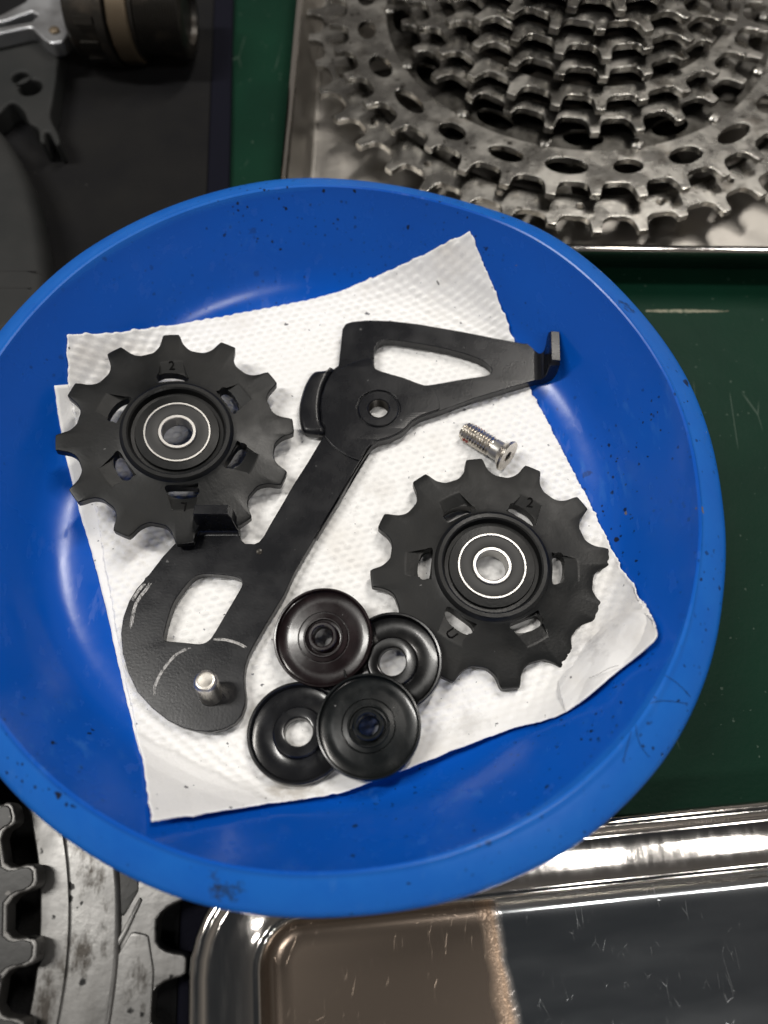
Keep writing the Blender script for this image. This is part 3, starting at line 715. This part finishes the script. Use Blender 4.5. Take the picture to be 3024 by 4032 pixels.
hub = circle(0, 0, 2.55, 36)
plate('cage_plate', outline, [w_up, w_lo, hub], 0, CT, .22, M['cage'], cage, 35)
# raised round boss area round the pivot (0.45 mm proud), bounded by the plate's own edges
Rd = math.hypot(*lo(P4(866, 520)))
def inside(p, poly):
    x, y = p; c = False; k = len(poly)
    for i in range(k):
        x1, y1 = poly[i]; x2, y2 = poly[i - 1]
        if (y1 > y) != (y2 > y) and x < (x2 - x1) * (y - y1) / (y2 - y1) + x1: c = not c
    return c
def shrink(poly, d):
    out = []; k = len(poly)
    area_ = sum(poly[i - 1][0] * poly[i][1] - poly[i][0] * poly[i - 1][1] for i in range(k))
    sg = 1 if area_ > 0 else -1
    for i in range(k):
        a, b = np.array(poly[i - 1]), np.array(poly[(i + 1) % k]); t = b - a; t /= np.linalg.norm(t) + 1e-9
        out.append((poly[i][0] - sg * t[1] * d, poly[i][1] + sg * t[0] * d))
    return out
ins = shrink(outline, .32); win = shrink(w_up, -.32)
disc = []
for i in range(360):
    a = 2 * math.pi * i / 360; r = 2.0
    while r < Rd and inside((r * math.cos(a), r * math.sin(a)), ins) and not inside((r * math.cos(a), r * math.sin(a)), win): r += .08
    r = min(r, Rd)
    disc.append((r * math.cos(a), r * math.sin(a)))
plate('pivot_boss', disc, [circle(0, 0, 5.3, 48)], CT - .3, CT + .42, .14, M['cage'], cage, 35)
lathe('pivot_ring', [(4.85, CT - .2), (4.9, CT + .30), (4.7, CT + .48), (2.75, CT + .48), (2.56, CT + .3), (2.5, CT - .2)], M['cage'], cage, 64, False)
# threaded bore
pf = []; zz = CT + .3
while zz > 0.1: pf += [(2.5, zz), (2.25, zz - .2), (2.5, zz - .4)]; zz -= .42
lathe('threaded_bore', pf, M['greasy'], cage, 40, False)
# left wing: folded lip
wing = catmull([lo(P4(*p)) for p in [(250,690),(240,700),(190,702),(140,695),(118,668),(106,605),(108,540),(124,470),(150,408),(188,362),(240,354),(300,345),(268,390),(240,450),(226,520),(224,580),(232,640),(250,668)]], 4)
plate('folded_lip', wing, [], -.2, CT + .34, 1.2, M['cage'], cage, 60)
# tabs: swept strips bent up out of the plate
def bent_tab(name, base, dirv, prof, thick, w0, w1, m):
    """prof: (forward mm, up mm) centre line of the bend; w0/w1: half widths at foot and head"""
    side = Vector((-dirv[1], dirv[0], 0)); fw = Vector((dirv[0], dirv[1], 0)); up_ = Vector((0, 0, 1))
    prof = [tuple(p) for p in catmull(prof, 4, False)]
    vs, fs = [], []; k = len(prof)
    for i, (f, u) in enumerate(prof):
        a, b = prof[max(i - 1, 0)], prof[min(i + 1, k - 1)]
        t = Vector((b[0] - a[0], b[1] - a[1])).normalized(); nx = Vector((-t.y, t.x))
        wd = w0 + (w1 - w0) * i / (k - 1); th = thick
        if i >= k - 2: wd -= .5; th -= .35
        for sx_, sn in ((-1, -1), (1, -1), (1, 1), (-1, 1)):
            c = Vector(base) + fw * (f + nx.x * sn * th / 2) + up_ * (u + nx.y * sn * th / 2) + side * sx_ * wd
            vs.append(tuple(c))
    for i in range(k - 1):
        for q_ in range(4):
            fs.append((i * 4 + q_, i * 4 + (q_ + 1) % 4, (i + 1) * 4 + (q_ + 1) % 4, (i + 1) * 4 + q_))
    fs += [(3, 2, 1, 0), tuple((k - 1) * 4 + i for i in range(4))]
    ob = mesh(name, vs, fs, m, cage, 35)
    bv = ob.modifiers.new('round', 'BEVEL'); bv.width = .35 * S; bv.segments = 2; bv.limit_method = 'ANGLE'
    return ob
b0, b1 = lo(P5(622, 345)), lo(P5(902, 345))
mid = ((b0[0] + b1[0]) / 2, (b0[1] + b1[1]) / 2, CT / 2); hw = math.hypot(b1[0] - b0[0], b1[1] - b0[1]) / 2
dv = Vector((-(b1[1] - b0[1]), b1[0] - b0[0])).normalized()
bent_tab('bent_tab', mid, (dv.x, dv.y), [(-.8, 0), (0, 0), (1.1, .35), (2.0, 1.4), (2.3, 3.0), (2.3, 6.0), (2.2, 10.6)], CT - .1, hw, hw * .86, M['cage'])
b0, b1 = lo(P4(1388, 208)), lo(P4(1392, 412))
mid = ((b0[0] + b1[0]) / 2, (b0[1] + b1[1]) / 2, CT / 2); hw = math.hypot(b1[0] - b0[0], b1[1] - b0[1]) / 2
dv = Vector((-(b1[1] - b0[1]), b1[0] - b0[0])).normalized()
if dv.x < 0: dv = -dv
bent_tab('bent_tab', mid, (dv.x, dv.y), [(-.8, 0), (0, 0), (1.6, .3), (3.0, 1.5), (3.6, 3.2), (3.7, 5.5), (3.8, 8.2)], CT - .1, hw, hw * .84, M['cage'])
# pin standing on the lower lobe
pt = at(*z5(676, 1290), CZ1 + 8.6); pbm = at(*z5(712, 1385), CZ1)
tilt = Vector((pt[0] - pbm[0], pt[1] - pbm[1], 8.6)).normalized()
lathe('pin', [(.01, -.8), (2.4, -.8), (2.4, 7.5), (2.3, 8.0), (2.0, 8.45), (1.7, 8.6), (1.3, 8.55), (.01, 8.5)], M['pin'], cage, 40, False, 40, (*lo(pbm), CT), tilt.to_track_quat('Z', 'Y').to_euler())
# worn arcs scraped through the paint
def ribbon(name, path, wd, z, seed, m=None):
    rg = random.Random(seed)
    vs, fs = [], []
    for st in range(7):
        o0 = (st - 3) / 7 * wd * 2.2
        n0 = len(vs); cut0, cut1 = rg.uniform(0, .30 if st % 2 else .1), 1 - rg.uniform(0, .35 if st % 3 else .1)
        pts = [p for i, p in enumerate(path) if cut0 <= i / (len(path) - 1) <= cut1]
        for i in range(len(pts)):
            a, b = pts[max(i - 1, 0)], pts[min(i + 1, len(pts) - 1)]
            t = np.array(b) - np.array(a); t /= np.linalg.norm(t); nn = np.array([-t[1], t[0]])
            h = wd * .15 * rg.uniform(.35, 1.25)
            for s_ in (-1, 1):
                p = np.array(pts[i]) + nn * (o0 + s_ * h); vs.append((p[0], p[1], z + .002 * st))
        for i in range(len(pts) - 1): fs.append((n0 + 2 * i, n0 + 2 * i + 1, n0 + 2 * i + 3, n0 + 2 * i + 2))
    return mesh(name, vs, fs, m or M['scratch'], cage, 0)
ribbon('worn_arc', catmull([lo(P5(*p)) for p in [(342,1392),(350,1330),(385,1250),(435,1180),(500,1115),(590,1075)]], 8, False), .26, CT + .02, 1)
ribbon('worn_arc', catmull([lo(P5(*p)) for p in [(726,1030),(780,1024),(840,1034),(900,1055),(955,1085)]], 8, False), .26, CT + .02, 2)
ribbon('worn_edge', catmull([lo(P5(*p)) for p in [(325,650),(290,700),(250,750),(222,800),(202,880),(192,960)]], 10, False), .32, CT + .02, 3)
ribbon('worn_edge', catmull([lo(P5(*p)) for p in [(285,655),(235,715),(200,775)]], 10, False), .30, CT + .02, 4)
# polished ledge round the outside of the lower lobe, a hair lower than the face
# small nick
lathe('dent', [(.01, .02), (.45, .03), (.62, .09), (.72, .02)], M['greasy'], cage, 14, False, 40, (*lo(P5(1030, 450)), CT))

# ================================================================== PULLEYS
RT = 26.6
def pulley_body(slot_off, seed):
    rg = random.Random(seed)
    half = [(1.45, 26.6), (1.9, 26.35), (2.2, 25.6), (2.45, 24.6), (2.85, 23.6), (3.5, 22.7), (4.4, 21.95), (5.5, 21.6)]
    outl = []
    for t in range(12):
        a = 2 * math.pi * t / 12
        for w, r in [(-w, r) for w, r in half[::-1][1:]] + half:
            rr = math.hypot(w, r) + rg.uniform(-.06, .06); b = a + math.atan2(w, r); outl.append((rr * math.cos(b), rr * math.sin(b)))
    outl = catmull(outl, 2)
    n = len(outl)
    # radial rings: (radius or None, fraction to outline, z)
    top_ = [(7.6, 4.0), (9.35, 3.9), (9.55, 3.2), (10.35, 3.3), (10.75, 4.9), (11.1, 5.15), (11.9, 5.15), (12.3, 4.85), (12.7, 4.3), (13.6, 4.05), (15.5, 3.85), (17.5, 3.6), (19.4, 3.4)]
    fr = [(.35, 3.35), (.7, 3.25), (.94, 3.15), (1.0, 2.95)]
    bot = [(1.0, .75), (.94, .5), (.5, .4)]
    botc = [(19.4, .3), (13, .15), (12, 0), (7.6, 0)]
    rings = []
    def cring(r, z): return [(r * math.cos(math.atan2(y, x)), r * math.sin(math.atan2(y, x)), z) for x, y in outl]
    def fring(f, z):
        o_ = []
        for x, y in outl:
            d = math.hypot(x, y); r = 19.4 + (d - 19.4) * f; o_.append((x / d * r, y / d * r, z))
        return o_
    for r, z in top_: rings.append(cring(r, z))
    for f, z in fr: rings.append(fring(f, z))
    for f, z in bot: rings.append(fring(f, z))
    for r, z in botc: rings.append(cring(r, z))
    vs = [v for rg_ in rings for v in rg_]; k = len(rings)
    fs = []
    for a in range(k):
        b = (a + 1) % k
        for i in range(n):
            j = (i + 1) % n
            fs.append((a * n + i, b * n + i, b * n + j, a * n + j))
    me = bpy.data.meshes.new('pulley_body'); me.from_pydata([(x * S, y * S, z * S) for x, y, z in vs], [], fs)
    bm = bmesh.new(); bm.from_mesh(me); bmesh.ops.recalc_face_normals(bm, faces=bm.faces); bm.to_mesh(me); bm.free()
    ob = bpy.data.objects.new('tmp_body', me); COL.objects.link(ob)
    # cutters: slot right through + sloping pocket outside it
    cv, cf = [], []
    def prism(poly, fn, lo_, hi_):
        n0 = len(cv); k_ = len(poly)
        for w in (lo_, hi_):
            for p in poly: cv.append(fn(p, w))
        cf.append(tuple(n0 + i for i in range(k_ - 1, -1, -1))); cf.append(tuple(n0 + k_ + i for i in range(k_)))
        for i in range(k_):
            j = (i + 1) % k_; cf.append((n0 + i, n0 + j, n0 + k_ + j, n0 + k_ + i))
    for s_ in range(6):
        a = R(60 * s_ + slot_off); ca_, sa_ = math.cos(a), math.sin(a)
        def tr(r, t, z): return (S * (r * ca_ - t * sa_), S * (r * sa_ + t * ca_), S * z)
        hexa = []
        for u_ in range(20):
            c1, s1 = math.cos(2 * math.pi * u_ / 20), math.sin(2 * math.pi * u_ / 20)
            t1_ = 3.7 * math.copysign(abs(c1) ** .75, c1); r1_ = 1.5 * math.copysign(abs(s1) ** .8, s1)
            hexa.append((14.7 + r1_ - .035 * t1_ * t1_ + .10 * t1_, t1_ + .25 * r1_))
        prism(hexa, lambda p, w: tr(p[0], p[1], w), -2, 9)
        prism([(13.2, 2.7), (16.0, 2.85), (18.9, 3.55), (18.9, 9), (13.2, 9)], lambda p, w: tr(p[0], w * (3.7 - .20 * (p[0] - 13)), p[1]), -1, 1)
    cm_ = bpy.data.meshes.new('cut'); cm_.from_pydata(cv, [], cf)
    bm = bmesh.new(); bm.from_mesh(cm_); bmesh.ops.recalc_face_normals(bm, faces=bm.faces); bm.to_mesh(cm_); bm.free()
    co = bpy.data.objects.new('tmp_cut', cm_); COL.objects.link(co)
    md = ob.modifiers.new('b', 'BOOLEAN'); md.object = co; md.operation = 'DIFFERENCE'; md.solver = 'EXACT'; md.use_self = True
    dg = bpy.context.evaluated_depsgraph_get()
    res = bpy.data.meshes.new_from_object(ob.evaluated_get(dg))
    bpy.data.objects.remove(ob); bpy.data.objects.remove(co)
    res.name = 'body'; finish(res, M['nylon'], 30)
    return res
def text_part(txt, size, parent, loc, rotz, m):
    cu = bpy.data.curves.new('t', 'FONT'); cu.body = txt; cu.size = size * S; cu.extrude = .12 * S; cu.align_x = 'CENTER'; cu.align_y = 'CENTER'
    o_ = bpy.data.objects.new('t', cu); COL.objects.link(o_)
    me = bpy.data.meshes.new_from_object(o_.evaluated_get(bpy.context.evaluated_depsgraph_get())); bpy.data.objects.remove(o_)
    me.name = 'engraved_mark'; finish(me, m, 0)
    return link('engraved_mark', me, parent, loc, rotz)
def make_pulley(label, loc, rot, slot_off, seed, marks):
    t = thing('jockey_wheel', label, 'pulley wheel', loc, rot, 'twelve-tooth pulley wheels')
    wnorm(link('body', pulley_body(slot_off, seed), t))
    br = lathe('bearing', [(7.0, 3.2), (7.55, 3.2), (7.55, 4.18), (7.45, 4.28), (7.1, 4.28), (7.0, 4.15)], M['race'], t, 72)
    lathe('seal', [(7.0, 3.6), (7.0, 4.0), (6.6, 4.08), (4.7, 4.08), (4.3, 3.95), (4.3, 3.6)], M['seal'], br, 72)
    lathe('inner_ring', [(4.3, .4), (4.3, 4.25), (4.15, 4.4), (3.6, 4.4), (3.42, 4.25), (3.42, .4)], M['race'], br, 64)
    for tx, ang_, rad_, tw_, sz in marks:
        z = 2.85 + .10 + (rad_ - 16.0) / 2.9 * .7
        e = Euler((0, 0, R(ang_ + tw_)))
        # lie on the sloping pocket floor
        ax = Vector((-math.sin(R(ang_)), math.cos(R(ang_)), 0))
        q_ = (Matrix.Rotation(-math.atan(.7 / 2.9), 3, ax) @ e.to_matrix()).to_euler()
        text_part(tx, sz, t, (rad_ * math.cos(R(ang_)), rad_ * math.sin(R(ang_)), z), q_, M['engrave'])
    return t
def eul(tx, ty, rz): return (Matrix.Rotation(R(ty), 3, 'Y') @ Matrix.Rotation(R(tx), 3, 'X') @ Matrix.Rotation(R(rz), 3, 'Z')).to_euler()
make_pulley('black toothed pulley wheel tucked behind the upright cage tab at left', (-47.9, 89.0, 18.7), eul(3.2, 8.2, 99.1), .9, 1, [('2', .9, 17.8, -92, 3.0), ('L', 180.9, 18.0, 270 - 12, 3.0)])
make_pulley('black toothed pulley wheel beside the silver bolt at right', (23.6, 58.2, 13.6), eul(1.4, .6, 95.7), 22.3, 2, [('2', -37.7, 18.0, -92 + 38 - 15, 3.2), ('U', 142.3, 17.7, 90 - 20 + 0, 3.2)])

# ================================================================== CAPS
PA = [(2.0, 0), (10.1, 0), (10.4, .3), (10.4, 2.1), (10.25, 2.35), (9.95, 2.38), (9.8, 2.15), (9.72, 1.25), (9.3, 1.05), (7.2, 1.2), (5.45, 1.32), (5.38, 1.0), (5.2, 1.0), (5.1, 1.42), (4.25, 1.5), (4.1, 1.75), (3.85, 1.75), (3.7, 1.25), (3.2, 1.2), (3.05, 2.75), (2.85, 2.95), (2.35, 2.95), (2.1, 2.7), (2.0, 2.2)]
PB = [(2.8, 0), (10.1, 0), (10.4, .3), (10.4, 2.0), (10.2, 2.25), (9.85, 2.2), (9.6, 1.9), (9.35, 1.25), (8.3, .95), (5.5, 1.02), (5.3, 1.1), (5.15, 1.75), (4.9, 1.95), (3.3, 2.0), (3.0, 1.9), (2.85, 1.6), (2.8, 1.2)]
def cap(label, prof, px_, z, tilt, m):
    x, y = (900 + px_[0] / 1.8433) / KP, (2250 + px_[1] / 1.8433) / KP
    X, Y = at(x, y, z + 1.8)
    o_ = lathe('bearing_cap', prof, m, None, 96, True, 30, (X, Y, z), (R(tilt[0]), R(tilt[1]), random.random()))
    return tag(o_, label, 'bearing cap', 'round black bearing caps')
cap('flat black bearing cap wedged between a cap and the right pulley wheel', PB, (1195, 652), 16.5, (0, -8), M['cap_a'])
cap('charcoal bearing cap with wide hole at lower left of the cap pile', PB, (508, 1172), 14.4, (-7, 0), M['cap_b'])
cap('plum-tinted black bearing cap nearest the cage arm', PA, (690, 470), 16.6, (1.5, -7), M['cap_red'])
cap('black bearing cap with raised hub on top of the pile', PA, (1018, 1122), 18.5, (-3, -1), M['cap_c'])

# ================================================================== BOLT
def z8(x, y): return (1700 + x / 3.687) / KP, (1600 + y / 3.687) / KP
ZB = ZF + 4.0
h0 = at(*z8(1105, 735), ZB + .8); tl_ = at(*z8(470, 330), ZB - .5)
ax = Vector((h0[0] - tl_[0], h0[1] - tl_[1], 2.0)); BL = ax.length; ax.normalize()
bolt = thing('flat_head_bolt', 'short silver flat head bolt with red thread lock on the paper towel', 'bolt', (tl_[0], tl_[1], ZB - 1.0), ax.to_track_quat('Z', 'Y').to_euler())
def helix(z, a, pitch=.8):
    f = (z / pitch - a / (2 * math.pi)) % 1.0
    return 2.12 + .40 * (1 - abs(2 * f - 1)) ** .8
NT, NA, zl = 130, 44, BL - 4.3
def thread(name, a0, a1, na, zlo, zhi, nt, extra, m, closed, parent):
    vs, fs = [], []
    for i in range(nt + 1):
        z = zlo + (zhi - zlo) * i / nt
        for j in range(na):
            a = a0 + (a1 - a0) * j / (na if closed else na - 1)
            r = helix(z, a) + extra
            e = sm(0, .9, z); r = r * (.80 + .20 * e) if z < .9 else r
            f = sm(zl - .8, zl, z); r = r * (1 - f) + 2.15 * f + (extra * f)
            vs.append((r * math.cos(a), r * math.sin(a), z))
    for i in range(nt):
        for j in range(na if closed else na - 1):
            k_ = (j + 1) % na
            fs.append((i * na + j, i * na + k_, (i + 1) * na + k_, (i + 1) * na + j))
    if closed: fs.append(tuple(range(na - 1, -1, -1)))
    return mesh(name, vs, fs, m, parent, 50)
thread('thread', 0, 2 * math.pi, NA, 0, zl, NT, 0, M['bolt'], True, bolt)
lathe('shank', [(2.15, zl), (2.35, zl + .2), (2.4, zl + 2.0), (2.5, zl + 2.4)], M['race'], bolt, 40, False)
hx = []
for i in range(48):
    a = 2 * math.pi * i / 48; hx.append(1.28 + .16 * math.cos(6 * a))
vs, fs = [], []
ringz = [(None, 2.5, zl + 2.4), (None, 3.4, BL - 1.0), (None, 3.85, BL - .55), (None, 3.9, BL - .2), (None, 3.75, BL), ('h', 1, BL), ('h', .97, BL - 1.3), ('h', .3, BL - 1.6)]
for kind_, r, z in ringz:
    for i in range(48):
        a = 2 * math.pi * i / 48; rr = r if kind_ is None else r * hx[i]
        vs.append((rr * math.cos(a), rr * math.sin(a), z))
for q_ in range(len(ringz) - 1):
    for i in range(48):
        j = (i + 1) % 48; fs.append((q_ * 48 + i, q_ * 48 + j, (q_ + 1) * 48 + j, (q_ + 1) * 48 + i))
fs.append(tuple((len(ringz) - 1) * 48 + i for i in range(48)))
mesh('head', vs, fs, M['bolt'], bolt, 35)
# red compound in the threads, on the side turned up and away
mw = ax.to_track_quat('Z', 'Y').to_matrix().inverted()
d_ = mw @ Vector((.55, .75, .45)); a_c = math.atan2(d_.y, d_.x)
thread('thread_lock', a_c - .22, a_c + .22, 9, 1.9, 4.9, 40, .03, M['red'], False, bolt)
d_ = mw @ Vector((-.55, -.75, .05)); a_c = math.atan2(d_.y, d_.x)
thread('thread_lock', a_c - .2, a_c + .2, 9, 1.2, 3.2, 30, .03, M['red'], False, bolt)

# ================================================================== HAIRS
def hair(label, px_, zf):
    pts = []
    for x, y in catmull(px_, 8, False):
        X, Y = at(x, y, zf(x, y)); pts.append((X, Y, zf(x, y)))
    o0 = pts[0]
    h_ = tube('hair', [(a - o0[0], b - o0[1], c - o0[2]) for a, b, c in pts], .038, M['hair'], None, 5, o0)
    return tag(h_, label, 'hair', 'loose black hairs')
def flange_z(x, y):
    z = ZF + 21.5
    for _ in range(6):
        X, Y = at(x, y, z); r = math.hypot(X - BC[0], Y - BC[1]); r /= warp(math.atan2(Y - BC[1], X - BC[0]) % (2 * math.pi), r, 0)
        z = float(np.interp(r, [a for a, b in inner + flange], [b for a, b in inner + flange])) + .12
    return z
fz = lambda k: flange_z
def z3r(x, y): return (2000 + x / 1.62) / KP, (2000 + y / 1.62) / KP
hair('thin black hair on the rim at lower right, the uppermost of them', [z3r(*p) for p in [(995,1065),(1050,1095),(1110,1145),(1165,1205)]], fz(22.2))
hair('thin black hair arching across the rim at lower right', [z3r(*p) for p in [(815,1345),(870,1275),(940,1235),(1040,1232),(1140,1248)]], fz(22.9))
hair('short straight black hair on the rim at lower right', [z3r(*p) for p in [(800,1375),(780,1450),(755,1540),(735,1622)]], fz(22.5))
hair('curled black hair on the rim at lower right, the lowest of them', [z3r(*p) for p in [(815,1370),(825,1450),(855,1530),(905,1588)]], fz(22.0))
hair('fine hair lying on the folded right corner of the paper towel', [z3r(*p) for p in [(515,1085),(580,1058),(650,1020),(705,1005)]], lambda x, y: zb(*on_bowl(x, y, 4.0)) + 5.2)
